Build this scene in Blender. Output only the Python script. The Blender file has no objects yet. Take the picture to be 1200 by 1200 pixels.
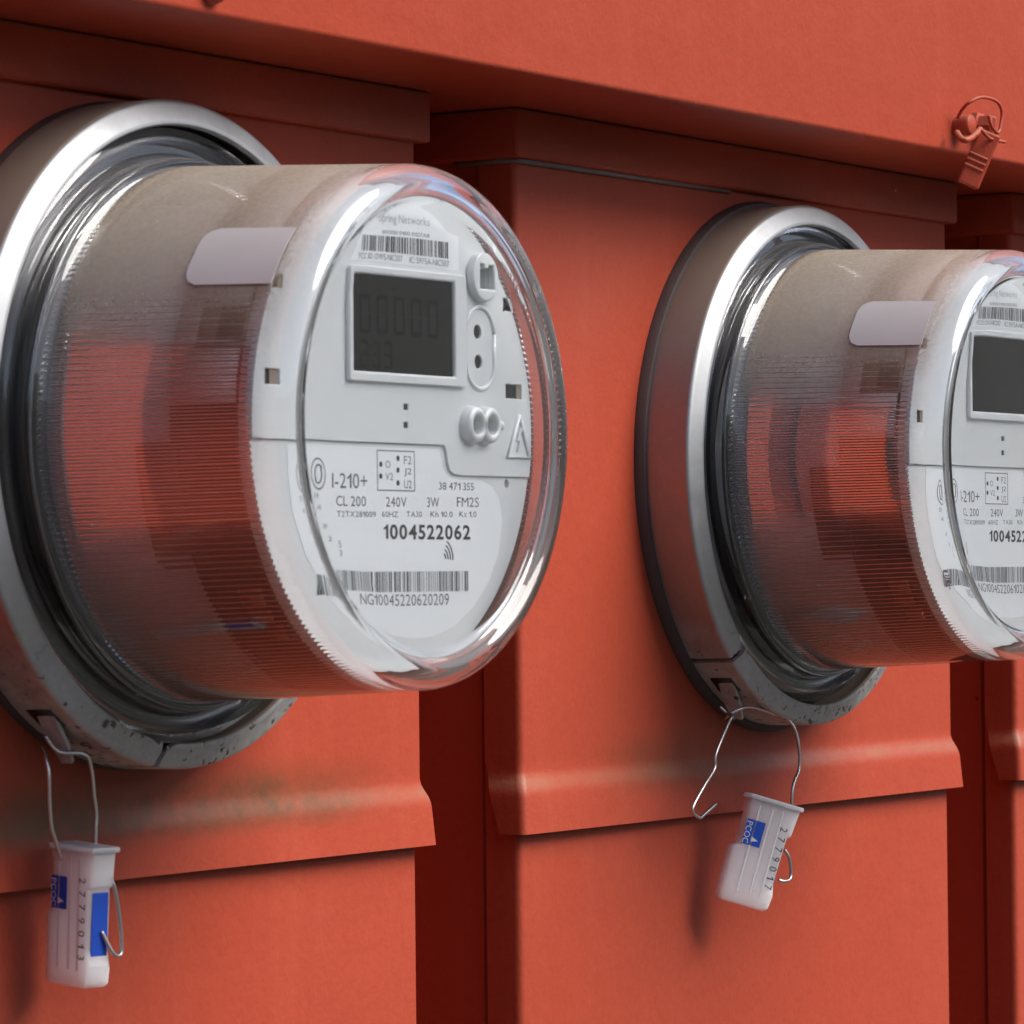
import bpy, bmesh, math, random
from mathutils import Vector, Matrix
random.seed(7)
R = math.radians
sc = bpy.context.scene
C = sc.collection

# ------------------------------------------------------------------ camera
cam = bpy.data.cameras.new('camera'); camo = bpy.data.objects.new('camera', cam); C.objects.link(camo)
YAW, PIT, ROL = 1.02023, 0.01559, -0.01033
fw = Vector((math.sin(YAW)*math.cos(PIT), math.cos(YAW)*math.cos(PIT), math.sin(PIT)))
rt = fw.cross(Vector((0, 0, 1))).normalized(); up = rt.cross(fw)
r2 = rt*math.cos(ROL) + up*math.sin(ROL); u2 = -rt*math.sin(ROL) + up*math.cos(ROL)
M = Matrix((r2, u2, -fw)).transposed().to_4x4(); M.translation = Vector((-0.92982, -0.69409, -0.0397))
camo.matrix_world = M
cam.sensor_width = 36; cam.sensor_fit = 'HORIZONTAL'; cam.lens = 4.1184*36
cam.clip_start = 0.05; cam.clip_end = 500
cam.dof.use_dof = True; cam.dof.focus_distance = 1.36; cam.dof.aperture_fstop = 60
sc.camera = camo

# ------------------------------------------------------------------ light
SUN_EL, SUN_AZ = 45, 157          # azimuth clockwise from +Y: in front of the boxes, a little to the right
w = bpy.data.worlds.new('World'); sc.world = w; w.use_nodes = True
nt = w.node_tree; bg = nt.nodes['Background']; sky = nt.nodes.new('ShaderNodeTexSky')
sky.sky_type = 'NISHITA'; sky.sun_disc = False; sky.sun_elevation = R(SUN_EL); sky.sun_rotation = R(SUN_AZ)
sky.air_density = 1.0; sky.dust_density = 2.0; sky.ozone_density = 0.6
nt.links.new(sky.outputs[0], bg.inputs[0]); bg.inputs[1].default_value = 0.05
sun = bpy.data.lights.new('sun', 'SUN'); suno = bpy.data.objects.new('sun', sun); C.objects.link(suno)
sun.energy = 1.5; sun.angle = R(40); sun.color = (1, 0.965, 0.925)
sd = Vector((math.sin(R(SUN_AZ))*math.cos(R(SUN_EL)), math.cos(R(SUN_AZ))*math.cos(R(SUN_EL)), math.sin(R(SUN_EL))))
suno.rotation_euler = sd.to_track_quat('Z', 'Y').to_euler(); suno.location = sd*5
sc.view_settings.view_transform = 'Standard'; sc.view_settings.look = 'None'
sc.view_settings.exposure = 1.75; sc.view_settings.gamma = 1; sc.view_settings.use_curve_mapping = False
sc.cycles.use_denoising = True
sc.cycles.max_bounces = 24; sc.cycles.transmission_bounces = 20; sc.cycles.glossy_bounces = 10
sc.cycles.transparent_max_bounces = 16; sc.cycles.sample_clamp_indirect = 4; sc.cycles.blur_glossy = 0.3; sc.cycles.caustics_reflective = False

# ------------------------------------------------------------------ materials
class N:
    def __init__(s, name):
        s.m = bpy.data.materials.new(name); s.m.use_nodes = True; s.t = s.m.node_tree
        s.p = s.t.nodes['Principled BSDF']; s.out = s.t.nodes['Material Output']
    def n(s, typ, **kw):
        x = s.t.nodes.new('ShaderNode'+typ)
        for k, v in kw.items():
            if k in x.inputs.keys(): x.inputs[k].default_value = v
            else: setattr(x, k, v)
        return x
    def l(s, a, b): s.t.links.new(a, b)
    def set(s, **kw):
        for k, v in kw.items(): s.p.inputs[k.replace('_', ' ')].default_value = v
    def coords(s, kind='Object'): return s.n('TexCoord').outputs[kind]
    def noise(s, scale, detail=4, rough=.55, co=None):
        x = s.n('TexNoise', Scale=scale, Detail=detail, Roughness=rough)
        s.l(co or s.coords(), x.inputs['Vector']); return x.outputs['Fac']
    def ramp(s, f, a, b, lo=0., hi=1.):
        x = s.n('MapRange'); x.interpolation_type = 'SMOOTHSTEP'
        x.inputs[1].default_value = a; x.inputs[2].default_value = b
        x.inputs[3].default_value = lo; x.inputs[4].default_value = hi
        s.l(f, x.inputs[0]); return x.outputs[0]
    def math(s, op, a, b):
        x = s.n('Math', operation=op)
        for i, v in enumerate((a, b)):
            if isinstance(v, (int, float)): x.inputs[i].default_value = v
            else: s.l(v, x.inputs[i])
        return x.outputs[0]
    def mix(s, f, a, b):
        x = s.n('Mix', data_type='RGBA')
        for i, v in ((0, f), (6, a), (7, b)):
            if isinstance(v, (int, float)): x.inputs[i].default_value = v
            elif isinstance(v, tuple): x.inputs[i].default_value = v+(1,) if len(v) == 3 else v
            else: s.l(v, x.inputs[i])
        return x.outputs[2]
    def normz(s):
        g = s.n('NewGeometry'); x = s.n('SeparateXYZ'); s.l(g.outputs['Normal'], x.inputs[0]); return x.outputs[2]
    def xyz(s, co=None):
        x = s.n('SeparateXYZ'); s.l(co or s.coords(), x.inputs[0]); return x.outputs
    def bump(s, f, strength, dist):
        b = s.n('Bump', Strength=strength, Distance=dist); s.l(f, b.inputs['Height']); s.l(b.outputs[0], s.p.inputs['Normal'])

def simple(name, col, rough=.5, metal=0., spec=.5, bump=0, var=.06, scale=60):
    q = N(name); q.set(Roughness=rough, Metallic=metal, Specular_IOR_Level=spec)
    f = q.noise(scale); c0 = tuple(max(0, c*(1-var)) for c in col); c1 = tuple(c*(1+var) for c in col)
    q.l(q.mix(f, c0, c1), q.p.inputs['Base Color'])
    if bump: q.bump(q.noise(900, 3), bump, .0003)
    return q.m

def red_paint():
    q = N('red_paint'); q.set(Specular_IOR_Level=.22)
    co = q.n('NewGeometry').outputs['Position']
    big = q.noise(6, 5, .6, co); fine = q.noise(230, 3, .6, co); med = q.noise(34, 5, .65, co)
    c = q.mix(big, (.36, .050, .0235), (.415, .065, .032))
    c = q.mix(q.math('MULTIPLY', q.ramp(med, .5, .8), .3), c, (.35, .06, .036))
    c = q.mix(q.math('MULTIPLY', q.ramp(q.noise(420, 3, .7, co), .35, .75), .22), c, (.27, .034, .016))
    mp = q.n('Mapping'); mp.inputs['Scale'].default_value = (1, 1, .06); q.l(co, mp.inputs[0])
    c = q.mix(q.math('MULTIPLY', q.ramp(q.noise(75, 4, .6, mp.outputs[0]), .5, .8), .11), c, (.50, .125, .07))
    # pale dust lying on the ledges and folds that face up, brown where water runs off the meters
    nz = q.normz()
    dust = q.math('MULTIPLY', q.ramp(nz, .12, .55), q.ramp(q.math('ADD', med, q.math('MULTIPLY', fine, .4)), .45, .95, .25, .8))
    c = q.mix(dust, c, (.30, .17, .105))
    X = q.xyz(co)
    st = None
    for cx, wd, amt in ((.02, .13, .9), (.31, .07, .45)):
        gx = q.ramp(q.math('ABSOLUTE', q.math('SUBTRACT', X[0], cx), 0), wd*.35, wd, 1, 0)
        st_i = q.math('MULTIPLY', gx, amt); st = st_i if st is None else q.math('ADD', st, st_i)
    gz = q.math('MULTIPLY', q.ramp(X[2], -.114, -.106), q.ramp(X[2], -.101, -.088, 1, 0))
    st = q.math('MULTIPLY', q.math('MULTIPLY', st, gz), q.ramp(q.math('ADD', q.math('MULTIPLY', med, .6), q.math('ADD', q.math('MULTIPLY', fine, .25), q.math('MULTIPLY', big, .6))), .5, .9, .2, 1.))
    c = q.mix(st, c, (.10, .052, .022))
    # scattered chips and specks
    v = q.n('TexVoronoi', Scale=38.); q.l(co, v.inputs['Vector'])
    sp = q.ramp(v.outputs['Distance'], .022, .04, 1, 0)
    sel = q.n('SeparateXYZ'); q.l(v.outputs['Color'], sel.inputs[0])
    spot = q.math('MULTIPLY', sp, q.ramp(sel.outputs[0], .72, .76))
    c = q.mix(q.math('MULTIPLY', spot, q.ramp(sel.outputs[1], .3, .4)), c, (.13, .03, .02))
    c = q.mix(q.math('MULTIPLY', spot, q.ramp(sel.outputs[1], .8, .84)), c, (.62, .42, .36))
    q.l(c, q.p.inputs['Base Color'])
    q.l(q.ramp(big, .3, .7, .42, .52), q.p.inputs['Roughness'])
    h = q.math('ADD', q.math('ADD', q.math('MULTIPLY', fine, .5), q.math('MULTIPLY', q.noise(700, 3, .6, co), .3)), q.math('MULTIPLY', big, 8.0))
    q.bump(h, .5, .0006)
    return q.m

def ring_metal():
    q = N('galvanised_ring'); q.set(Metallic=1.)
    co = q.n('NewGeometry').outputs['Position']; oc = q.coords()
    fine = q.noise(500, 3, .6, co); med = q.noise(90, 5, .65, co); big = q.noise(22, 4, .6, co)
    X = q.xyz(oc)
    c = q.mix(fine, (.33, .338, .346), (.40, .408, .416))
    low = q.ramp(q.math('ADD', X[2], q.math('MULTIPLY', q.math('SUBTRACT', big, .5), .05)), -.045, -.08)
    wear = q.math('MULTIPLY', low, q.ramp(q.math('ADD', med, q.math('MULTIPLY', fine, .35)), .5, .95, .3, 1))
    c = q.mix(wear, c, (.60, .575, .54))
    rust = q.math('MULTIPLY', low, q.ramp(q.math('ADD', q.math('MULTIPLY', q.noise(330, 3, .6, co), .65), q.math('MULTIPLY', big, .4)), .58, .63))
    c = q.mix(rust, c, (.085, .055, .032))
    side = q.ramp(q.math('ABSOLUTE', q.xyz(q.n('NewGeometry').outputs['Normal'])[1], 0), .35, .6, 1, 0)
    dust = q.math('MULTIPLY', q.ramp(q.math('ADD', q.normz(), q.math('MULTIPLY', big, .3)), .2, .95), side)
    dust = q.math('MULTIPLY', dust, .9)
    c = q.mix(dust, c, (.27, .20, .145))
    q.l(c, q.p.inputs['Base Color'])
    met = q.math('SUBTRACT', 1., q.math('MAXIMUM', dust, q.math('MAXIMUM', q.math('MULTIPLY', wear, .8), rust)))
    q.l(met, q.p.inputs['Metallic'])
    q.l(q.math('ADD', q.ramp(med, .3, .7, .48, .58), q.math('MULTIPLY', q.math('MAXIMUM', dust, wear), .4)), q.p.inputs['Roughness'])
    q.bump(med, .05, .0002)
    return q.m

def clear_plastic(name, dusty):
    q = N(name)
    q.t.nodes.remove(q.p)
    g = q.n('BsdfGlass', Roughness=0.0, IOR=1.585); g.inputs['Color'].default_value = (.97, .975, .98, 1)
    if not dusty:
        q.l(g.outputs[0], q.out.inputs[0]); return q.m
    co = q.n('NewGeometry').outputs['Position']
    fine = q.noise(700, 2, .6, co); med = q.noise(60, 4, .6, co)
    dif = q.n('BsdfDiffuse'); dif.inputs[0].default_value = (.47, .385, .30, 1)
    tr = q.n('BsdfTranslucent'); tr.inputs[0].default_value = (.47, .385, .30, 1)
    d2 = q.n('MixShader', Fac=.35); q.l(dif.outputs[0], d2.inputs[1]); q.l(tr.outputs[0], d2.inputs[2])
    nz = q.normz()
    Y = q.xyz()[1]
    d = q.ramp(q.math('ADD', nz, q.math('MULTIPLY', q.math('SUBTRACT', med, .5), .25)), .0, .7, 0., .74)
    d = q.math('MULTIPLY', d, q.ramp(fine, .25, .75, .8, 1.1))
    front = q.math('MULTIPLY', q.ramp(Y, -.0975, -.088, .22, 1), q.ramp(Y, -.031, -.0245, 1, .12))      # the rounded front rim, the lens and the flange stay cleaner
    d = q.math('MULTIPLY', d, front)
    hz = q.math('MULTIPLY', q.ramp(Y, -.088, -.035, .08, .24), q.ramp(fine, .25, .75, .8, 1.15))    # milky ageing of the plastic, strongest by the flange
    hz = q.math('MULTIPLY', q.math('MULTIPLY', hz, q.ramp(Y, -.0965, -.0885, .1, 1)), q.ramp(Y, -.027, -.0238, 1, .04))
    tot = q.math('MAXIMUM', d, hz)
    dc = q.mix(q.ramp(d, .02, .3), (.66, .64, .63), (.47, .385, .30)); q.l(dc, dif.inputs[0]); q.l(dc, tr.inputs[0])
    mx = q.n('MixShader'); q.l(tot, mx.inputs[0]); q.l(g.outputs[0], mx.inputs[1]); q.l(d2.outputs[0], mx.inputs[2])
    q.l(mx.outputs[0], q.out.inputs[0])
    return q.m

def seal_plastic():
    q = N('milky_seal_plastic')
    q.set(Roughness=.4, Specular_IOR_Level=.4)
    f = q.noise(160, 4); c = q.mix(f, (.95, .92, .93), (.98, .96, .97))
    q.l(c, q.p.inputs['Base Color']); q.bump(q.noise(220, 3), .3, .0004)
    q.p.inputs['Subsurface Weight'].default_value = 1.; q.p.inputs['Subsurface Scale'].default_value = .02
    q.p.inputs['Subsurface Radius'].default_value = (1., .95, .95)
    return q.m

MAT = dict(
    red=red_paint(), ring=ring_metal(),
    dusty=clear_plastic('dusty_clear_cover', True), clear=clear_plastic('clear_cover_inside', False),
    plate=simple('light_grey_plastic', (.74, .765, .77), .42, bump=.1, var=.02),
    white=simple('white_label_paper', (.88, .91, .93), .35, var=.015),
    tab=simple('white_plastic', (.76, .76, .76), .45, var=.02),
    sticker=simple('pale_sticker', (.47, .465, .465), .7, var=.05),
    ink=simple('black_ink', (.03, .032, .036), .5, var=.1),
    greyink=simple('faded_grey_ink', (.40, .41, .43), .5, var=.1),
    midink=simple('grey_ink', (.13, .135, .145), .5, var=.1),
    black=simple('black_gloss_plastic', (.010, .010, .011), .3, spec=.3, var=.2),
    chassis=simple('dark_chassis', (.02, .016, .015), .5, var=.3),
    housing=simple('grey_inner_housing', (.80, .78, .77), .45, var=.05),
    lcd=simple('display_glass', (.011, .0095, .0075), .15, spec=.12, var=.25, scale=90),
    seg=simple('display_segment', (.0015, .0015, .0015), .3, spec=.0, var=.1),
    gasket=simple('dark_rubber_gasket', (.075, .052, .05), .7, bump=.4, var=.3),
    wire=simple('steel_wire', (.52, .51, .49), .32, metal=1, var=.12, scale=200),
    seal=seal_plastic(),
    blue=simple('blue_print', (.012, .075, .50), .4, var=.12, scale=200),
    caulk=simple('grey_sealant', (.16, .12, .115), .6, var=.3),
    copper=simple('copper_contact', (.55, .25, .14), .3, metal=1, var=.1),
    beige=simple('beige_insert', (.30, .25, .19), .5, var=.1),
    concrete=simple('dark_ground', (.055, .055, .045), .8, var=.2, scale=3),
)

# ------------------------------------------------------------------ helpers
def obj(name, me, mat=None, parent=None):
    if isinstance(me, bmesh.types.BMesh):
        bm = me; me = bpy.data.meshes.new(name); bm.normal_update(); bm.to_mesh(me); bm.free()
    if mat is not None:
        for m_ in (mat if isinstance(mat, (list, tuple)) else [mat]): me.materials.append(m_)
    o = bpy.data.objects.new(name, me); C.objects.link(o)
    if parent: o.parent = parent
    return o
def thing(name, label, cat, loc=(0, 0, 0), group=None):
    o = bpy.data.objects.new(name, None); C.objects.link(o); o.location = loc; o.empty_display_size = .02
    o['label'] = label; o['category'] = cat
    if group: o['group'] = group
    return o
def smooth(bm, v=True):
    for f in bm.faces: f.smooth = v
def sharp(o, deg=35):
    me = o.data
    bm = bmesh.new(); bm.from_mesh(me)
    for e in bm.edges:
        e.smooth = not (len(e.link_faces) == 2 and e.calc_face_angle(0) > R(deg))
    for f in bm.faces: f.smooth = True
    bm.to_mesh(me); bm.free(); return o
def box(bm, x0, x1, y0, y1, z0, z1, bev=0, seg=2):
    r = bmesh.ops.create_cube(bm, size=1)
    for v in r['verts']:
        v.co = Vector(((x0+x1)/2+v.co.x*(x1-x0), (y0+y1)/2+v.co.y*(y1-y0), (z0+z1)/2+v.co.z*(z1-z0)))
    if bev:
        es = list({e for v in r['verts'] for e in v.link_edges})
        bmesh.ops.bevel(bm, geom=es, offset=bev, segments=seg, affect='EDGES', profile=.5)
def lathe(prof, seg=128, a0=0., a1=360., closed=False, cx=0., cz=0.):
    """profile of (r, y) turned round the y axis"""
    bm = bmesh.new(); full = abs(a1-a0-360) < 1e-6; n = seg if full else seg+1
    rings = []
    for r, y in prof:
        rings.append([bm.verts.new((cx+r*math.cos(R(a0+(a1-a0)*i/seg)), y, cz+r*math.sin(R(a0+(a1-a0)*i/seg)))) for i in range(n)])
    m = len(prof)
    for j in range(m if closed else m-1):
        A, B = rings[j], rings[(j+1) % m]
        for i in range(seg):
            k = (i+1) % n
            bm.faces.new((A[i], A[k], B[k], B[i]))
    if closed and not full:
        bm.faces.new([rg[0] for rg in rings]); bm.faces.new([rg[-1] for rg in rings][::-1])
    bmesh.ops.remove_doubles(bm, verts=bm.verts, dist=1e-6)
    bmesh.ops.recalc_face_normals(bm, faces=bm.faces); smooth(bm)
    return bm
def catmull(pts, n=8):
    P = [Vector(p) for p in pts]; out = []
    for i in range(len(P)-1):
        a, b, c, d = P[max(i-1, 0)], P[i], P[i+1], P[min(i+2, len(P)-1)]
        for k in range(n):
            t = k/n
            out.append(.5*((2*b)+(c-a)*t+(2*a-5*b+4*c-d)*t*t+(3*b-a-3*c+d)*t**3))
    return out+[P[-1]]
def tube(pts, r, seg=10, n=8, bm=None, sm=True):
    bm = bm or bmesh.new(); P = catmull(pts, n) if sm else [Vector(p) for p in pts]
    t0 = (P[1]-P[0]).normalized(); u = t0.orthogonal().normalized(); rings = []
    for i, p in enumerate(P):
        t = (P[min(i+1, len(P)-1)]-P[max(i-1, 0)]).normalized()
        u = (u-t*u.dot(t)).normalized(); v = t.cross(u)
        rings.append([bm.verts.new(p+r*(math.cos(2*math.pi*k/seg)*u+math.sin(2*math.pi*k/seg)*v)) for k in range(seg)])
    for A, B in zip(rings, rings[1:]):
        for k in range(seg): bm.faces.new((A[k], A[(k+1) % seg], B[(k+1) % seg], B[k]))
    bm.faces.new(rings[0][::-1]); bm.faces.new(rings[-1]); smooth(bm); return bm
def circle(cx, cz, r, n=24): return [(cx+r*math.cos(2*math.pi*i/n), cz+r*math.sin(2*math.pi*i/n)) for i in range(n)]
def rect(cx, cz, w_, h_): return [(cx-w_/2, cz-h_/2), (cx+w_/2, cz-h_/2), (cx+w_/2, cz+h_/2), (cx-w_/2, cz+h_/2)]
def slab(outer, holes, yf, yb, s=1e-3):
    """polygon in the x-z plane (mm) with holes, front face at yf (towards -y), extruded back to yb"""
    bm = bmesh.new(); edges = []
    for loop in [outer]+list(holes):
        vs = [bm.verts.new((x*s, yf, z*s)) for x, z in loop]
        edges += [bm.edges.new((vs[i], vs[(i+1) % len(vs)])) for i in range(len(vs))]
    bmesh.ops.triangle_fill(bm, use_beauty=True, use_dissolve=False, edges=edges)
    r = bmesh.ops.extrude_face_region(bm, geom=list(bm.faces))
    for v in r['geom']:
        if isinstance(v, bmesh.types.BMVert): v.co.y = yb
    bmesh.ops.recalc_face_normals(bm, faces=bm.faces)
    return bm
_tc = {}
ONE = ([(.17, 0), (.29, 0), (.29, .70), (.20, .70), (.17, .62), (0, .52), (0, .42), (.17, .50)], [(0, 1, 2, 3, 4), (0, 4, 7), (4, 5, 6, 7)])
def glyph(ch, bold):
    key = (ch, bold)
    if key not in _tc:
        cu = bpy.data.curves.new('t', 'FONT'); cu.body = ch; cu.offset = bold; cu.resolution_u = 3
        o = bpy.data.objects.new('t', cu); C.objects.link(o)
        dg = bpy.context.evaluated_depsgraph_get(); me = bpy.data.meshes.new_from_object(o.evaluated_get(dg))
        V, F = [(v.co.x, v.co.y) for v in me.vertices], [tuple(p.vertices) for p in me.polygons]
        bpy.data.objects.remove(o); bpy.data.curves.remove(cu); bpy.data.meshes.remove(me)
        if ch == '1':
            t = max(v[1] for v in V)/.70; V, F = [(x-(bold if x < .25 and i in (0, 7, 4) else 0), z*t) for i, (x, z) in enumerate(ONE[0])], ONE[1]
        x0 = min(v[0] for v in V); _tc[key] = ([(x-x0, z) for x, z in V], F, max(v[0] for v in V)-x0)
    return _tc[key]
def text_mesh(s, x, z, w_, h_, y, bold=0., s_=1e-3):
    """flat lettering in the x-z plane facing -y: left x, bottom z, width, height in mm"""
    V, F, cx = [], [], 0.
    for ch in s:
        if ch == ' ': cx += .24; continue
        gv, gf, gw = glyph(ch, bold); n = len(V)
        V += [(cx+a, b) for a, b in gv]; F += [tuple(i+n for i in f) for f in gf]; cx += gw+.09
    x0 = min(v[0] for v in V); x1 = max(v[0] for v in V); z0 = min(v[1] for v in V); z1 = max(v[1] for v in V)
    me = bpy.data.meshes.new('lettering')
    me.from_pydata([((x+(a-x0)/(x1-x0)*w_)*s_, y, (z+(b-z0)/(z1-z0)*h_)*s_) for a, b in V], [], F)
    return me
def text(s, x, z, w_, h_, y, parent, mat='ink', bold=0., name='lettering'):
    return obj(name, text_mesh(s, x, z, w_, h_, y, bold), MAT[mat], parent)
def copy_tree(o, parent=None):
    c = o.copy(); C.objects.link(c); c.parent = parent
    for ch in list(o.children): copy_tree(ch, c)
    return c

# ------------------------------------------------------------------ setting
S = .37043
bm = bmesh.new(); rings = []          # level near the boxes; unseen bank added further out to hide the bright horizon
for r_, z_ in ((0, 0), (4, 0), (7, 0), (9, .25), (12, 1.6), (16, 3.8), (20, 5.2), (26, 6.0), (60, 6.4), (200, 6.5)):
    rings.append([bm.verts.new((r_*math.cos(i*math.pi/24), r_*math.sin(i*math.pi/24), z_)) for i in range(48)] if r_ else [bm.verts.new((0, 0, 0))])
for A, B in zip(rings, rings[1:]):
    for i in range(48):
        j = (i+1) % 48; bm.faces.new((A[0], B[i], B[j]) if len(A) == 1 else (A[i], B[i], B[j], A[j]))
smooth(bm)
g = obj('ground', bm, MAT['concrete']); g.location = (0, 0, -1.35); g['kind'] = 'structure'
bm = bmesh.new(); box(bm, -3, 3, .10, .22, -1.36, 1.2)
wl = obj('wall', bm, MAT['red']); wl['kind'] = 'structure'

# ------------------------------------------------------------------ wireway above the boxes
ww = thing('wireway', 'long red painted metal wireway overhanging the tops of the meter boxes', 'wireway', (0, -.05, .1087))
bm = bmesh.new(); box(bm, -1.2, 1.6, 0, .149, 0, .34, .0016, 3); smooth(bm, False)
sharp(obj('cover', bm, MAT['red'], ww), 50)
bm = lathe([(0, -.0042), (.0022, -.004), (.0037, -.0026), (.0042, 0), (.0042, .001)], 20)
s_ = obj('screw', bm, MAT['red'], ww); s_.location = (-.0292, 0, .0068)

# ------------------------------------------------------------------ meter boxes
W_BOX = .313
def sheet(x0, x1, zs, yf, yb, rc=.0025, th=.0012):
    """folded sheet: front face and two returns; yf(z), yb(z) give front plane and back edge of the returns"""
    bm = bmesh.new(); rows = []
    X0, X1 = x0, x1
    for z in zs:
        f, b = yf(z), yb(z); fl = 1.1*max(0, -f); x0, x1 = X0-fl, X1+fl; pts = [(x0, b), (x0, (f+rc+b)/2), (x0, f+rc)]
        pts += [(x0+rc-rc*math.cos(R(a)), f+rc-rc*math.sin(R(a))) for a in (18, 36, 54, 72)] + [(x0+rc, f)]
        pts += [(x0+rc+(x1-x0-2*rc)*k/10, f) for k in range(1, 10)]
        pts += [(x1-rc, f)] + [(x1-rc+rc*math.sin(R(a)), f+rc-rc*math.cos(R(a))) for a in (18, 36, 54, 72)]
        pts += [(x1, f+rc), (x1, (f+rc+b)/2), (x1, b)]
        rows.append([bm.verts.new((x, y, z)) for x, y in pts])
    for A, B in zip(rows, rows[1:]):
        for i in range(len(A)-1): bm.faces.new((A[i], A[i+1], B[i+1], B[i]))
    bmesh.ops.recalc_face_normals(bm, faces=bm.faces)
    bm.normal_update()
    mid = [f for f in bm.faces if abs(f.normal.y) > .9]
    if sum(f.normal.y for f in mid) > 0: bmesh.ops.reverse_faces(bm, faces=bm.faces)
    smooth(bm); return bm, th
def sheet_obj(name, parent, *a):
    bm, th = sheet(*a); o = obj(name, bm, MAT['red'], parent)
    m = o.modifiers.new('thickness', 'SOLIDIFY'); m.thickness = th; m.offset = -1
    es = o.modifiers.new('crease', 'EDGE_SPLIT'); es.split_angle = R(50)
    return o
LIP = [(-.1005, 0), (-.1022, -.0003), (-.1040, -.0010), (-.1058, -.0018), (-.1075, -.0023), (-.109, -.0025), (-.1205, -.0033)]
def lid_f(z):
    if z >= LIP[0][0]: return 0.
    for (za, ya), (zb, yb_) in zip(LIP, LIP[1:]):
        if z >= zb: return ya+(yb_-ya)*(z-za)/(zb-za)
    return LIP[-1][1]
def lid_b(z):
    if z > -.098: return .0136
    return .0136-(-.098-z)/.0225*.0075
def make_box(label, x0, caulk=False, wide=0.):
    t = thing('meter_box', label, 'meter box', (x0, 0, -.32), 'red meter boxes in a row')
    x1 = x0+W_BOX; x0 -= wide
    zs = [.1, .06, .02, -.02, -.06, -.085, -.094, -.098] + [z for z, _ in LIP[:-1]] + [-.1135, -.117, -.1205]
    parts = [sheet_obj('lid', t, x0, x1, zs, lid_f, lid_b),
             sheet_obj('lower_panel', t, x0+.0012, x1-.0008, [-.099, -.102, -.15, -.2, -.26, -.32], lambda z: .0016, lambda z: .0142)]
    bm = bmesh.new(); box(bm, x0+.0035, x1-.0035, .0158, .0995, -.32, .1084, .001, 1)
    parts.append(obj('body', bm, MAT['red'], t))
    bm = bmesh.new(); box(bm, x0-.0037, x1+.0037, -.0031, .05, .0928, .1085, .0012, 2)
    parts.append(sharp(obj('top_cap', bm, MAT['red'], t), 50))
    if caulk:
        pts = [(x0-.0006, .022, .0922), (x0-.0006, .003, .0922), (x0+.0016, -.0006, .0922), (x0+.06, -.0006, .0924), (x0+.14, -.0004, .0926)]
        parts.append(obj('sealant_bead', tube(pts, .0011, 8, 1, sm=False), MAT['caulk'], t))
    for p_ in parts: p_.matrix_parent_inverse = Matrix.Translation((-t.location.x, 0, .32))
    return t
make_box('red meter box with brown grime along its flared lip, below the meter numbered 1004522062', .1475-W_BOX)
make_box('red meter box with a grey sealant bead under its top cap', .1475-W_BOX+S, caulk=True)
make_box('red meter box with no meter in view, cut off past the narrow dark gap', .1475-W_BOX+2*S)

# ------------------------------------------------------------------ meters
NR = 240
def make_cover():
    outer = [(.0700, -.0150), (.0833, -.0150), (.0835, -.0153), (.0835, -.0163), (.0833, -.0166), (.0768, -.0166), (.0760, -.0170), (.0754, -.0180),
             (.0750, -.0232), (.0746, -.0241), (.0738, -.0243), (.0731, -.0238), (.0727, -.0228)]
    k = 8
    for i in range(1, k+1): outer.append((.0727-(.0727-.0691)*i/k, -.0228-(.0945-.0228)*i/k))
    for i in range(1, 13):
        a = R(90*i/12); outer.append((.0633+.0058*math.cos(a), -.0945-.0072*math.sin(a)))
    outer += [(.0622, -.1013), (.0612, -.1003), (.0605, -.0994), (.0600, -.0989), (.0592, -.0987), (.05, -.0986), (.025, -.0986), (0, -.0986)]
    inner = [(0, -.0966), (.025, -.0966), (.05, -.0966), (.0578, -.0966), (.0588, -.0967), (.0600, -.0972), (.0612, -.0982), (.0625, -.0991), (.0640, -.0989), (.0654, -.0975), (.0662, -.0955), (.0666, -.0920), (.0667, -.0888)]
    ribs = []
    for i in range(0, 9):
        y = -.0872+(.0872-.0240)*i/8; ro = .0727-(.0727-.0691)*(-.0228-y)/(.0945-.0228)
        ribs.append((ro-.0022, y))
    tail = [(.0700, -.0225), (.0700, -.0150)]
    seg = NR*4; bm = bmesh.new()
    fr = (0, .19, .5, .69); am = (0, 0, 1, 1)          # each rib: valley, flank, flat crest, flank
    an = [2*math.pi*(i//4+fr[i % 4])/NR for i in range(seg)]
    cs = [(math.cos(a), math.sin(a)) for a in an]
    def ring(r, y, amp=0.):
        if r == 0: return [bm.verts.new((0, y, 0))]
        return [bm.verts.new(((r-amp*am[i % 4])*c, y, (r-amp*am[i % 4])*s)) for i, (c, s) in enumerate(cs)]
    ro = [ring(*p) for p in outer]; ri = [ring(*p) for p in inner]
    amp = .00056
    rr = [ring(r, y, amp) for r, y in ribs]
    rt_ = [ring(*p) for p in tail[:-1]]
    def bridge(A, B, flat, mi):
        for i in range(seg):
            j = (i+1) % seg
            if len(A) == 1: vs = (A[0], B[j], B[i])
            elif len(B) == 1: vs = (A[i], A[j], B[0])
            else: vs = (A[i], A[j], B[j], B[i])
            f = bm.faces.new(vs); f.smooth = not flat; f.material_index = mi
    for A, B in zip(ro, ro[1:]): bridge(A, B, False, 0)
    seq = ri+rr+rt_+[ro[0]]
    for n_, (A, B) in enumerate(zip(seq, seq[1:])):
        flat = n_ >= len(ri)-1
        bridge(A, B, flat, 1)
    bmesh.ops.recalc_face_normals(bm, faces=bm.faces)
    return bm

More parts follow.
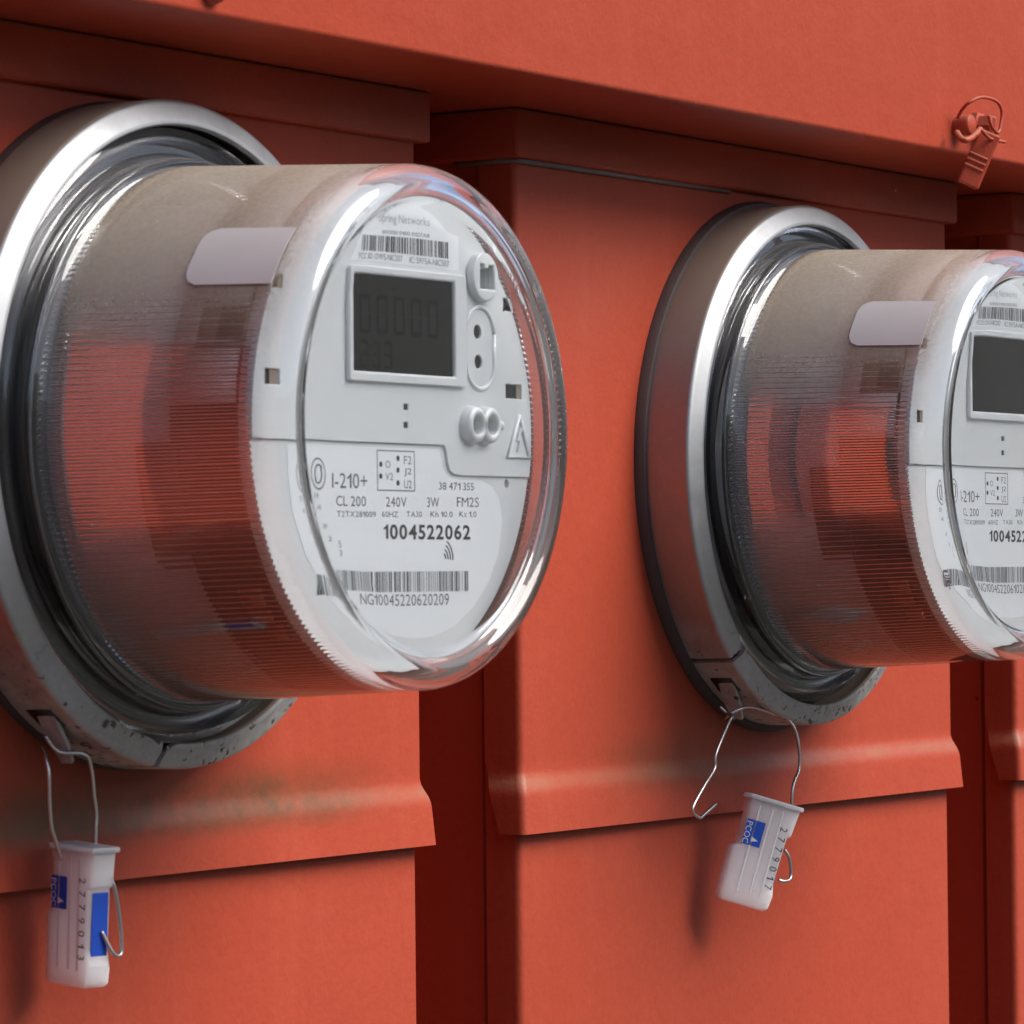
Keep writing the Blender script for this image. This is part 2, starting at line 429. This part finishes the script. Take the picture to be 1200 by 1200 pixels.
def barcode(x0, x1, z0, z1, y, seed, clip=None, n=58):
    rnd = random.Random(seed); ws = [rnd.choice((1, 1, 1, 2, 2, 3)) for _ in range(n*2)]; tot = sum(ws); x = x0
    me_v, me_f = [], []
    for i, q in enumerate(ws):
        d = (x1-x0)*q/tot
        if i % 2 == 0:
            b = len(me_v); me_v += [(x*1e-3, y, z0*1e-3), ((x+d)*1e-3, y, z0*1e-3), ((x+d)*1e-3, y, z1*1e-3), (x*1e-3, y, z1*1e-3)]
            me_f.append((b, b+1, b+2, b+3))
        x += d
    me = bpy.data.meshes.new('barcode'); me.from_pydata(me_v, [], me_f); return me

def digit7(bm, ch, x, z, w_, h_, t, y):
    segs = {'0': 'abcdef', '2': 'abged', '3': 'abgcd', '5': 'afgcd', '8': 'abcdefg', '6': 'afgedc', '1': 'bc', '4': 'fgbc', '9': 'abcfgd', '7': 'abc'}[ch]
    P = dict(a=(x+t*.6, x+w_-t*.6, z+h_-t, z+h_), d=(x+t*.6, x+w_-t*.6, z, z+t), g=(x+t*.6, x+w_-t*.6, z+h_/2-t/2, z+h_/2+t/2),
             f=(x, x+t, z+h_/2+t*.2, z+h_-t*.3), e=(x, x+t, z+t*.3, z+h_/2-t*.2), b=(x+w_-t, x+w_, z+h_/2+t*.2, z+h_-t*.3), c=(x+w_-t, x+w_, z+t*.3, z+h_/2-t*.2))
    for s in segs:
        a, b, c, d = P[s]
        bm.faces.new([bm.verts.new((p*1e-3, y, q*1e-3)) for p, q in ((a, c), (b, c), (b, d), (a, d))])

def arc_patch(r, a0, a1, y0, y1, th=.001, n=16):
    return lathe([(r, y0), (r, y1), (r-th, y1), (r-th, y0)], n, a0, a1, closed=True)

YU, YL = -.0884, -.0876       # front of the raised upper panel, of the lower panel
def make_meter(label, cx, number, extra, digits):
    t = thing('electric_meter', label, 'electric meter', (cx, 0, 0), 'electric meters on the red boxes')
    # base behind the cover
    bm = lathe([(0, -.0120), (.058, -.0120), (.0685, -.0120), (.0685, -.0145), (.0765, -.0145), (.0765, -.0138), (.0800, -.0138), (.0800, -.0125), (.0838, -.0125), (.0838, -.0030), (0, -.0030)], 160)
    sharp(obj('base', bm, MAT['black'], t), 30)
    co = obj('cover', make_cover(), [MAT['dusty'], MAT['clear']], t); co['label'] = 'clear ribbed plastic cover with dust on top'
    # inner works seen through the ribs
    bm = lathe([(.0622, -.0125), (.0622, -.0600), (.0612, -.0612), (.02, -.0612)], 128)
    ih = sharp(obj('inner_housing', bm, MAT['housing'], t), 40)
    bm = lathe([(.02, -.0614), (.0635, -.0616), (.0648, -.0622), (.0648, -.0825), (0, -.0825)], 128)
    ch = sharp(obj('chassis', bm, MAT['chassis'], t), 40)
    obj('inner_shroud', lathe([(.0653, -.0618), (.0653, -.0826), (.0647, -.0826), (.0647, -.0618)], 64, -5, 176, closed=True), MAT['housing'], t)
    bm = lathe([(.0653, -.0515), (.0653, -.0640), (.0622, -.0640), (.0622, -.0515)], 20, 184, 210, closed=True)
    es = [e for e in bm.edges if e.calc_length() > .001 and abs((e.verts[0].co-e.verts[1].co).normalized().dot(Vector((0, 1, 0)))) < .1]
    obj('bracket', bm, MAT['chassis'], ch)
    for a0, a1, y0, y1 in ((219, 222.5, -.0795, -.0725), (225, 228, -.0790, -.0722), (231, 233.5, -.0800, -.0745)):
        obj('contact', arc_patch(.0653, a0, a1, y0, y1, n=4), MAT['copper'], ch)  # reddish bars; their colour imitates the red reflected in the ribs
    # pale patch added outside the cover in place of a white inner tab, dark socket under it
    bm = bmesh.new(); nA, nY = 18, 10; grid = []
    for i in range(nA+1):
        a = 134.5+15.5*i/nA; e_ = max(0, abs(i/nA-.5)*2-.45)/.55; edge = -.0632-.0040*(1-math.sqrt(max(0, 1-e_*e_)))
        row = []
        for j in range(nY+1):
            y = edge+(-.0900-edge)*j/nY; r_ = .0727-(.0727-.0691)*(-.0228-y)/(.0945-.0228)+.00025
            row.append(bm.verts.new((r_*math.cos(R(a)), y, r_*math.sin(R(a)))))
        grid.append(row)
    for A, B in zip(grid, grid[1:]):
        for j in range(nY): bm.faces.new((A[j], A[j+1], B[j+1], B[j]))
    bmesh.ops.recalc_face_normals(bm, faces=bm.faces); smooth(bm)
    stk = obj('sticker', bm, MAT['sticker'], co)
    md = stk.modifiers.new('thickness', 'SOLIDIFY'); md.thickness = .00015; md.offset = 0; stk.modifiers.new('crease', 'EDGE_SPLIT').split_angle = R(50)
    obj('socket', arc_patch(.0657, 153.5, 163.5, -.0835, -.0690, n=8), MAT['beige'], t)
    obj('socket', arc_patch(.0660, 155, 162.5, -.0830, -.0752, n=8), MAT['chassis'], t)
    # face: upper raised panel and lower panel, cut with real openings
    rp = 65.6
    aL, aR = math.degrees(math.asin(-4.1/rp)), math.degrees(math.asin(-12.1/rp))
    stp = [(20.3, -4.1), (21.3, -4.6), (21.9, -6.0), (22.6, -9.0), (23.6, -10.8), (25.6, -11.8), (29.1, -12.1)]
    arc = lambda a, b, n: [(rp*math.cos(R(a+(b-a)*i/n)), rp*math.sin(R(a+(b-a)*i/n))) for i in range(n+1)]
    upper = arc(aR, 180-aL, 90)+stp
    holes = [rect(39.8, 41.9, 7.4, 6.6), circle(38.1, 27, 1.9), circle(38.4, 18.9, 1.9), rect(54.4, 35.1, 5.8, 3.8), rect(56.6, 11.4, 8.4, 3.9),
             rect(-54.4, 35.1, 6.4, 3.6), rect(-56.8, 11.4, 5.4, 3.9), rect(2.1, 5.6, 2.2, 1.6), rect(2.0, .8, 2.2, 1.6), circle(33.4, 1.6, 2.6), circle(40.8, 1.6, 2.6), rect(20.5, 60.6, 1.6, 2.4)]
    fp = obj('faceplate', slab(upper, holes, YU, -.0840), MAT['plate'], t)
    md = fp.modifiers.new('edge', 'BEVEL'); md.width = .00025; md.segments = 2; md.limit_method = 'ANGLE'; md.angle_limit = R(40)
    lower = [(x, z-.12) for x, z in stp[::-1]]
    lower = arc(180-aL+.1, 360+aR-.1, 90)+lower
    lo = obj('lower_panel', slab(lower, [circle(53.6, -13.9, 1.2)], YL, -.0840), MAT['plate'], t)
    for x, z in ((38.1, 27), (38.4, 18.9)): obj('sensor_lens', slab(circle(x, z, 1.85, 20), [], YU+.0005, YU+.002), MAT['black'], fp)  # black discs near the front paint the shade inside the holes
    for x, z in ((33.4, 1.6), (40.8, 1.6)): obj('sensor_lens', slab(circle(x, z, 2.55, 20), [], YU+.0002, YU+.002), MAT['black'], fp)
    for x, z, w_, h_ in ((54.4, 35.1, 5.8, 3.8), (56.6, 11.4, 8.4, 3.9), (-54.4, 35.1, 6.4, 3.6), (-56.8, 11.4, 5.4, 3.9)):
        obj('slot_insert', slab(rect(x-.9, z, w_-1.9, h_-.04), [], YU+.0009, YU+.002), MAT['chassis'], fp)  # dark fill standing in for the shade within the slot
        obj('slot_insert', slab(rect(x+w_/2-.95, z, 1.8, h_-.04), [], YU+.0006, YU+.002), MAT['beige'], fp)
    for x, z in ((2.1, 5.6), (2.0, .8)): obj('indicator_window', slab(rect(x, z, 2.15, 1.55), [], YU+.0003, YU+.002), MAT['chassis'], fp)  # dark fills in place of shade in the two small openings
    # fittings on the face
    oc = circle(39.2, 42.0, 6.8, 36)
    kn = obj('connector_port', slab(oc, [[(36.1, 38.6), (43.5, 38.6), (43.5, 45.2), (40.6, 45.2), (40.6, 44.1), (38.4, 44.1), (38.4, 45.2), (36.1, 45.2)]], -.0909, YU-.0000), MAT['plate'], fp)
    md = kn.modifiers.new('edge', 'BEVEL'); md.width = .0009; md.segments = 3; md.limit_method = 'ANGLE'; md.angle_limit = R(60)
    for x in (33.4, 40.8):
        bm = lathe([(.00265, -.0880), (.00265, -.0910), (.0030, -.0915), (.0040, -.0915), (.0048, -.0908), (.0053, -.0884), (.0053, -.0880)], 28, cx=x*1e-3, cz=.0016)
        obj('sensor_tube', bm, MAT['plate'], fp)
    obj('pip', lathe([(0, -.0892), (.0012, -.0890), (.0016, -.0880)], 14, cx=.0495, cz=.0018), MAT['plate'], fp)
    st = [(39+7.2*math.cos(R(a)), 26.6+7.2*math.sin(R(a))) for a in range(0, 181, 12)]+[(39+7.2*math.cos(R(a)), 18.6+7.2*math.sin(R(a))) for a in range(180, 361, 12)]
    obj('sensor_rim', tube([(x*1e-3, YU, z*1e-3) for x, z in st+[st[0]]], .0007, 8, 1, sm=False), MAT['plate'], fp)
    tri = [(58.9, 4.9), (52.6, -6.6), (64.2, -6.7)]; tri3 = [(x*1e-3, YU-.0002, z*1e-3) for x, z in tri]
    wt = obj('warning_triangle', tube(tri3+[tri3[0]], .00065, 8, 1, sm=False), MAT['plate'], fp)
    bolt = [(59.2, 1.6), (57.2, -2.2), (58.7, -2.2), (57.5, -5.2), (60.6, -1.2), (59.1, -1.2), (60.4, 1.4)]
    obj('lightning_bolt', slab(bolt, [], YU-.0005, YU+.0002), MAT['plate'], fp)
    # display
    bez = slab([(-26, 11.6), (30, 11.6), (30.6, 12.2), (30.6, 41.2), (30, 41.8), (-26, 41.8), (-26.6, 41.2), (-26.6, 12.2)], [rect(.0, 26.9, 48.9, 25.4)], -.0899, YU)
    di = obj('display', bez, MAT['plate'], t); md = di.modifiers.new('edge', 'BEVEL'); md.width = .0006; md.segments = 3; md.limit_method = 'ANGLE'; md.angle_limit = R(60)
    bm = bmesh.new(); box(bm, -.0246, .0246, -.0888, -.0870, .0140, .0398); obj('screen', bm, MAT['lcd'], di)
    bm = bmesh.new()
    for i, c_ in enumerate(digits[0]): digit7(bm, c_, -20.5+8.2*i, 24.2, 5.4, 10.2, 1.1, -.08884)
    for i, c_ in enumerate(digits[1]): digit7(bm, c_, -20.5+5.6*i, 15.2, 4.2, 7.2, .8, -.08884)
    if digits[0]: obj('display_digits', bm, MAT['seg'], di)
    else: bm.free()
    # labels
    y2 = -.08848; y3 = y2-.00006
    tl = [(-25.0, 43.3), (28.6, 43.1), (28.8, 52.5)]+[(2.2+26.5*math.cos(R(a)), 42.0+18.4*math.sin(R(a))) for a in range(38, 136, 7)]+[(-21.5, 48.5)]
    lb = obj('radio_label', slab(tl, [], y2, YU+.0002), MAT['white'], t)
    text('Spring Networks', -11.2, 53.6, 25.5, 3.2, y3, lb, 'greyink'); text('r', -14.8, 54.3, 1.6, 1.7, y3, lb)
    text('001350 0100 '+extra, -9.3, 51.0, 23.4, 1.1, y3, lb, 'midink')
    obj('barcode', barcode(-19.4, 24.2, 46.0, 50.4, y3, 3, n=44), MAT['ink'], lb)
    text('FCC ID: OWS-NIC507', -20.7, 43.8, 21.5, 1.6, y3, lb, 'midink'); text('IC: 5975A-NIC507', 4.2, 43.8, 19.6, 1.6, y3, lb, 'midink')
    y2 = YL-.00008; y3 = y2-.00006
    lbp = [(-50.2, -5.2), (18.9, -5.2), (20.2, -7.0), (21.2, -10.2), (22.8, -12.0), (25.5, -12.9), (29.1, -13.2), (40.0, -13.2), (46.0, -14.8), (49.6, -18.4), (51.1, -24.3), (48.8, -33.3), (43.8, -40.6), (35.8, -47.6), (26.2, -52.8), (15.6, -55.6), (5.1, -56.2), (-5.1, -55.4), (-19.2, -51.5), (-32.8, -44.0), (-42.9, -33.5), (-48.6, -22.0), (-50.4, -12.0)]
    lb = obj('rating_label', slab(lbp, [], y2, YL+.0002), MAT['white'], t)
    text('I-210+', -32.3, -16.2, 16.5, 3.9, y3, lb, 'midink', 0.)
    fr = slab(rect(-2, -11.3, 18.1, 10.7), [rect(-2, -11.3, 17.5, 10.1)], y3, y3+.00004); obj('terminal_diagram', fr, MAT['midink'], lb)
    for x, z in ((-9.2, -9.7), (-9.3, -12.8), (-1, -8), (-1.05, -11.1), (-1.1, -14.5)):
        obj('diagram_dot', slab(circle(x, z, .75, 14), [], y3, y3+.00004), MAT['ink'], lb)
    for s, x, z, w_, h_ in (('O', -7.1, -10.6, 2.4, 1.9), ('V2', -7.1, -13.8, 3.6, 1.9), ('F2', 1.8, -9.5, 3.7, 2.2), ('J2', 1.8, -12.7, 3.7, 2.2), ('U2', 1.8, -15.9, 3.7, 2.2),
                            ('38 471 355', 18.8, -16, 17.6, 2.0), ('CL 200', -30.5, -20.8, 13.9, 2.6), ('240V', -7, -20.8, 9.9, 2.6), ('3W', 12.9, -20.7, 5.9, 2.6), ('FM2S', 27.7, -20.5, 11.2, 2.6),
                            ('T2TX281009', -30.2, -23.6, 18.3, 1.5), ('60HZ', -9, -23.5, 7.7, 1.5), ('TA30', 2.8, -23.4, 7.5, 1.5), ('Kh 10.0', 14.5, -23.3, 11, 1.5), ('Kt 1.0', 28.9, -23.2, 8.7, 1.5),
                            ('NG'+number+'0209', -21.0, -46.9, 44.3, 3.1), ('5', -30.6, -31.8, 1.4, 1.8), ('3', -30.4, -34.0, 1.4, 1.6)):
        text(s, x, z, w_, h_, y3, lb, 'midink', 0.)
    text(number, -8.3, -29.4, 42.7, 4.1, y3, lb, 'ink', .028)
    obj('barcode', barcode(-38, 33.4, -43.2, -37.8, y3, 5 if number.endswith('2') else 9, n=72), MAT['midink'], lb)
    bm = bmesh.new()
    for rr_ in (1.4, 2.6, 3.8, 5.0):
        tube([((20.4+rr_*math.cos(R(a)))*1e-3, y3, (-34.4+rr_*math.sin(R(a)))*1e-3) for a in range(-5, 66, 10)], .00018, 6, 1, bm, False)
    obj('radio_wave_mark', bm, MAT['ink'], lb)
    lg = slab(circle(-40.0, -12.8, 4.2, 32), [circle(-40.0, -12.8, 3.75, 32)], y3, y3+.00004); lo_ = obj('round_emblem', lg, MAT['midink'], lb)
    bm = bmesh.new()
    for sx, sz in ((-1, 1), (1, -1)):
        tube([((-40+sx*(2.2*math.cos(R(a))-.3))*1e-3, y3, (-12.8+sz*(2.4*math.sin(R(a))))*1e-3) for a in range(-40, 150, 12)], .00022, 6, 1, bm, False)
    obj('emblem_stroke', bm, MAT['ink'], lb)
    for i, (s, a) in enumerate((('51', 203), ('A8', 207), ('3M', 214), ('2', 219))):
        x, z = 46.6*math.cos(R(a)), 46.6*math.sin(R(a)); text(s, x, z-1, 2.2, 1.3, y3, lb, 'midink')
    return t
make_meter('electric meter numbered 1004522062, its whole round face in view', 0, '1004522062', '0127A8', ('00000', '233'))
make_meter('electric meter with its face partly cut off, above the seal numbered 2779017', S, '1004522061', '0127B3', ('', ''))

# ------------------------------------------------------------------ sealing rings
def make_ring(label, cx, gap, gr):
    t = thing('sealing_ring', label, 'sealing ring', (cx, 0, -.0018 if cx else .0002), 'metal rings clamping the meters')
    if not cx: t.scale = (1.01, 1, 1.01)
    prof = [(.0880, -.0030), (.0900, -.0030), (.0901, -.0045), (.0900, -.0160), (.0900, -.0178), (.0900, -.0182), (.0898, -.0188), (.0894, -.0192), (.0889, -.0195), (.0884, -.0197), (.0846, -.0212), (.0841, -.0214), (.0833, -.0214), (.0829, -.0209), (.0828, -.0199),
            (.0833, -.0199), (.0845, -.0197), (.0868, -.0190), (.0882, -.0178), (.0884, -.0160)]
    def taper(bm, a0, a1):
        # the free ends of the front flange are rounded off
        for v in bm.verts:
            a = math.degrees(math.atan2(v.co.z, v.co.x)) % 360
            d = min((a-a0) % 360, (a1-a) % 360); rr = math.hypot(v.co.x, v.co.z)
            if d < 4.5 and rr < .0868:
                k = (1-d/4.5)**2.2; nr = rr+(.0872-rr)*k*.55; s = nr/rr; v.co.x *= s; v.co.z *= s
    a0, a1 = gap+.7, gap+360-.7
    bm = lathe(prof, 300, a0, a1, closed=True); taper(bm, a0 % 360, a1 % 360)
    sharp(obj('band', bm, MAT['ring'], t), 40)
    # gasket between ring and lid
    bm = lathe([(.080, .0008), (gr, .0008), (gr+.0002, -.0010), (gr-.0008, -.0034), (.0880, -.0036), (.080, -.0036)], 160)
    sharp(obj('gasket', bm, MAT['gasket'], t), 50)
    # lanced ear for the seal wire
    bm = bmesh.new()
    for a, r_, y in ((235, .0905, -.0140), (235, .0903, -.0085), (241, .0935, -.0075), (244.5, .0962, -.0085), (244.5, .0962, -.0120), (241, .0938, -.0135)):
        bm.verts.new((r_*math.cos(R(a)), y, r_*math.sin(R(a))))
    bm.faces.new(bm.verts); obj('ear', bm, MAT['ring'], t).modifiers.new('thickness', 'SOLIDIFY').thickness = .0012
    bm = lathe([(.0904, -.0065), (.0904, -.0145), (.0896, -.0145), (.0896, -.0065)], 8, 233.5, 238.5, closed=True)
    obj('slot', bm, MAT['chassis'], t)
    return t
make_ring('split metal ring round the meter numbered 1004522062, pitted along its bottom', 0, 261, .0904)
make_ring('split metal ring with a dark gasket round the meter whose face is cut off', S, 227.5, .0922)

# ------------------------------------------------------------------ wire and plastic seals
def make_seal(label, loc, yaw, roll, number, wires, prong):
    t = thing('plastic_seal', label, 'security seal', loc, 'plastic seals hanging from the meter rings')
    rot = Matrix.Rotation(R(yaw), 4, 'Z') @ Matrix.Rotation(R(roll), 4, 'Y')
    def put(o): o.matrix_basis = rot; return o
    # outline of the flat capsule in local x-z (mm): stepped left and right sides, flared top
    out = [(-9.0, 18.2), (9.4, 18.2), (9.0, 16.6), (8.2, 8.0), (7.0, 7.6), (6.6, -8.5), (7.6, -12.5), (7.0, -17.6), (5.6, -18.4), (-9.6, -18.4), (-10.6, -17.0), (-10.6, 0.4), (-8.6, 1.0), (-8.4, 12)]
    b = put(obj('capsule', slab(out, [], -.0038, .0038), MAT['seal'], t))
    md = b.modifiers.new('edge', 'BEVEL'); md.width = .0009; md.segments = 3; md.limit_method = 'ANGLE'; md.angle_limit = R(30)
    rim = put(obj('rim', slab([(-9.6, 17.2), (9.9, 17.2), (9.9, 18.7), (-9.6, 18.7)], [], -.0046, .0046), MAT['seal'], t))
    md = rim.modifiers.new('edge', 'BEVEL'); md.width = .0005; md.segments = 2
    for x in (-5.2, -.6, 3.2):
        bm = bmesh.new(); box(bm, (x-.35)*1e-3, (x+.35)*1e-3, -.00395, -.0037, -.0140, .0155)
        put(obj('rib', bm, MAT['tab'], t))
    yl = -.00385
    lg = put(obj('blue_logo', slab([(-8.3, 1.6), (-1.8, 1.6), (-1.8, 10.2), (-8.3, 10.2)], [], -.00395, yl+.0002), MAT['blue'], t))
    w1 = obj('triangle_mark', slab([(-2.8, 3.6), (-5.4, 2.9), (-5.4, 4.6)], [], -.00405, -.0039), MAT['tab'], lg)
    me = text_mesh('PCOC', -10, 0, 7.4, 2.1, 0)
    for v in me.vertices: v.co = Vector((-.0083+v.co.z, -.00402, .0094-(v.co.x+.010)))
    obj('lettering', me, MAT['tab'], lg)
    # number printed up the right side
    me = text_mesh('  '.join(number), 0, 0, 21.5, 2.7, 0)
    for v in me.vertices: v.co = Vector((.0036+v.co.z, -.0040, .0105-v.co.x))
    put(obj('number', me, MAT['ink'], t))
    bm = bmesh.new(); box(bm, .0063, .0071, -.0022, .0030, -.0100, .0066); put(obj('blue_side', bm, MAT['blue'], t))
    for pts in wires:
        o = obj('wire', tube([Vector(p)-Vector(loc) for p in pts], .00055, 10, 6), MAT['wire'], t)
    return t
make_seal('milky plastic seal numbered 2779017, tilted with its blue logo side showing', (.3297, -.0175, -.1337), -44, 17, '2779017', [
    [(.3170, -.0100, -.0838), (.3180, -.0125, -.0862), (.3148, -.016, -.0868), (.3120, -.016, -.0890), (.3030, -.016, -.0990), (.3020, -.016, -.1037), (.2950, -.016, -.1090), (.2872, -.016, -.1155), (.2874, -.016, -.1180), (.2914, -.016, -.1196), (.2950, -.016, -.1185), (.3026, -.016, -.1156)],
    [(.3200, -.0100, -.0880), (.3190, -.013, -.0862), (.3235, -.016, -.0842), (.3320, -.016, -.0848), (.3431, -.017, -.0872), (.3500, -.018, -.0890), (.3529, -.0195, -.0928), (.3538, -.0205, -.0990), (.3538, -.0205, -.1060), (.3500, -.0205, -.1105), (.3483, -.0205, -.1150), (.3480, -.0205, -.1250)],
    [(.3405, -.0215, -.1330), (.3420, -.0225, -.1360), (.3432, -.0225, -.1410), (.3420, -.0225, -.1432), (.3385, -.0220, -.1436), (.3370, -.0210, -.1430)]], None)
make_seal('milky plastic seal numbered 2779013, hanging edge on below the grimy ring', (-.0440, -.0165, -.1272), -105, 3, '2779013', [
    [(-.0500, -.0095, -.0800), (-.0470, -.0115, -.0842), (-.0425, -.0165, -.0850), (-.0396, -.0165, -.0887), (-.0384, -.0165, -.0960), (-.0375, -.0165, -.1012), (-.0379, -.0165, -.1060), (-.0381, -.0165, -.1180)],
    [(-.0520, -.0095, -.0830), (-.0560, -.0140, -.0850), (-.0571, -.016, -.0890), (-.0569, -.016, -.0960), (-.0562, -.016, -.1030), (-.0545, -.016, -.1070), (-.0520, -.016, -.1120)],
    [(-.0445, -.0215, -.1150), (-.0420, -.0248, -.1180), (-.0395, -.0252, -.1270), (-.0385, -.0252, -.1360), (-.0400, -.0252, -.1378), (-.0425, -.0250, -.1365), (-.0450, -.0235, -.1310)]], None)

# ------------------------------------------------------------------ painted seal on the wireway
ps = thing('painted_seal', 'small wire and tag seal on a stud, painted over in red, on the wireway', 'security seal', (.437, -.05, .118))
L = lambda x, y, z: (x-.437+2.0*(y+.05), y+.05, z-.118+.2*(y+.05))
bm = lathe([(0, -.0062), (.0032, -.0062), (.0036, -.0058), (.0037, -.0045), (.0037, .0005)], 28); o = obj('stud', bm, MAT['red'], ps); o.location = L(.4225, -.05, .1185)
bm = lathe([(.0, -.0075), (.0032, -.0074), (.0040, -.0068), (.0041, -.0024), (.0055, -.0020), (.0057, .0005)], 6); o = sharp(obj('bolt', bm, MAT['red'], ps), 30); o.location = L(.4385, -.05, .1195)
obj('wire', tube([L(.4232, -.0525, .1212), L(.4270, -.055, .1245), L(.4330, -.058, .1275), L(.4430, -.060, .1300), L(.4545, -.060, .1296), L(.4590, -.060, .1265), L(.4580, -.060, .1215), L(.4555, -.060, .1185), L(.4500, -.0605, .1205), L(.4480, -.0605, .1240)], .0006, 8, 6), MAT['red'], ps)
obj('wire', tube([L(.4225, -.054, .1160), L(.4270, -.060, .1135), L(.4340, -.061, .1150), L(.4410, -.060, .1185)], .0011, 8, 6), MAT['red'], ps)
obj('wire', tube([L(.4420, -.0640, .1180), L(.4470, -.064, .1160), L(.4530, -.064, .1155), L(.4605, -.064, .1155)], .0006, 8, 6), MAT['red'], ps)
bm = bmesh.new(); box(bm, -.0040, .0040, -.0014, .0014, -.0165, .0040, .0007, 2)
tg = obj('tag', bm, MAT['red'], ps); tg.location = L(.4450, -.0615, .1140); tg.rotation_euler = (R(0), R(24), R(-55))
for k in range(3):
    bm = bmesh.new(); box(bm, -.0043, .0030, -.0019, -.0010, -.0005, .0005, .0003, 1)
    rb = obj('ridge', bm, MAT['red'], tg); rb.location = (0, 0, -.0055-.0022*k)
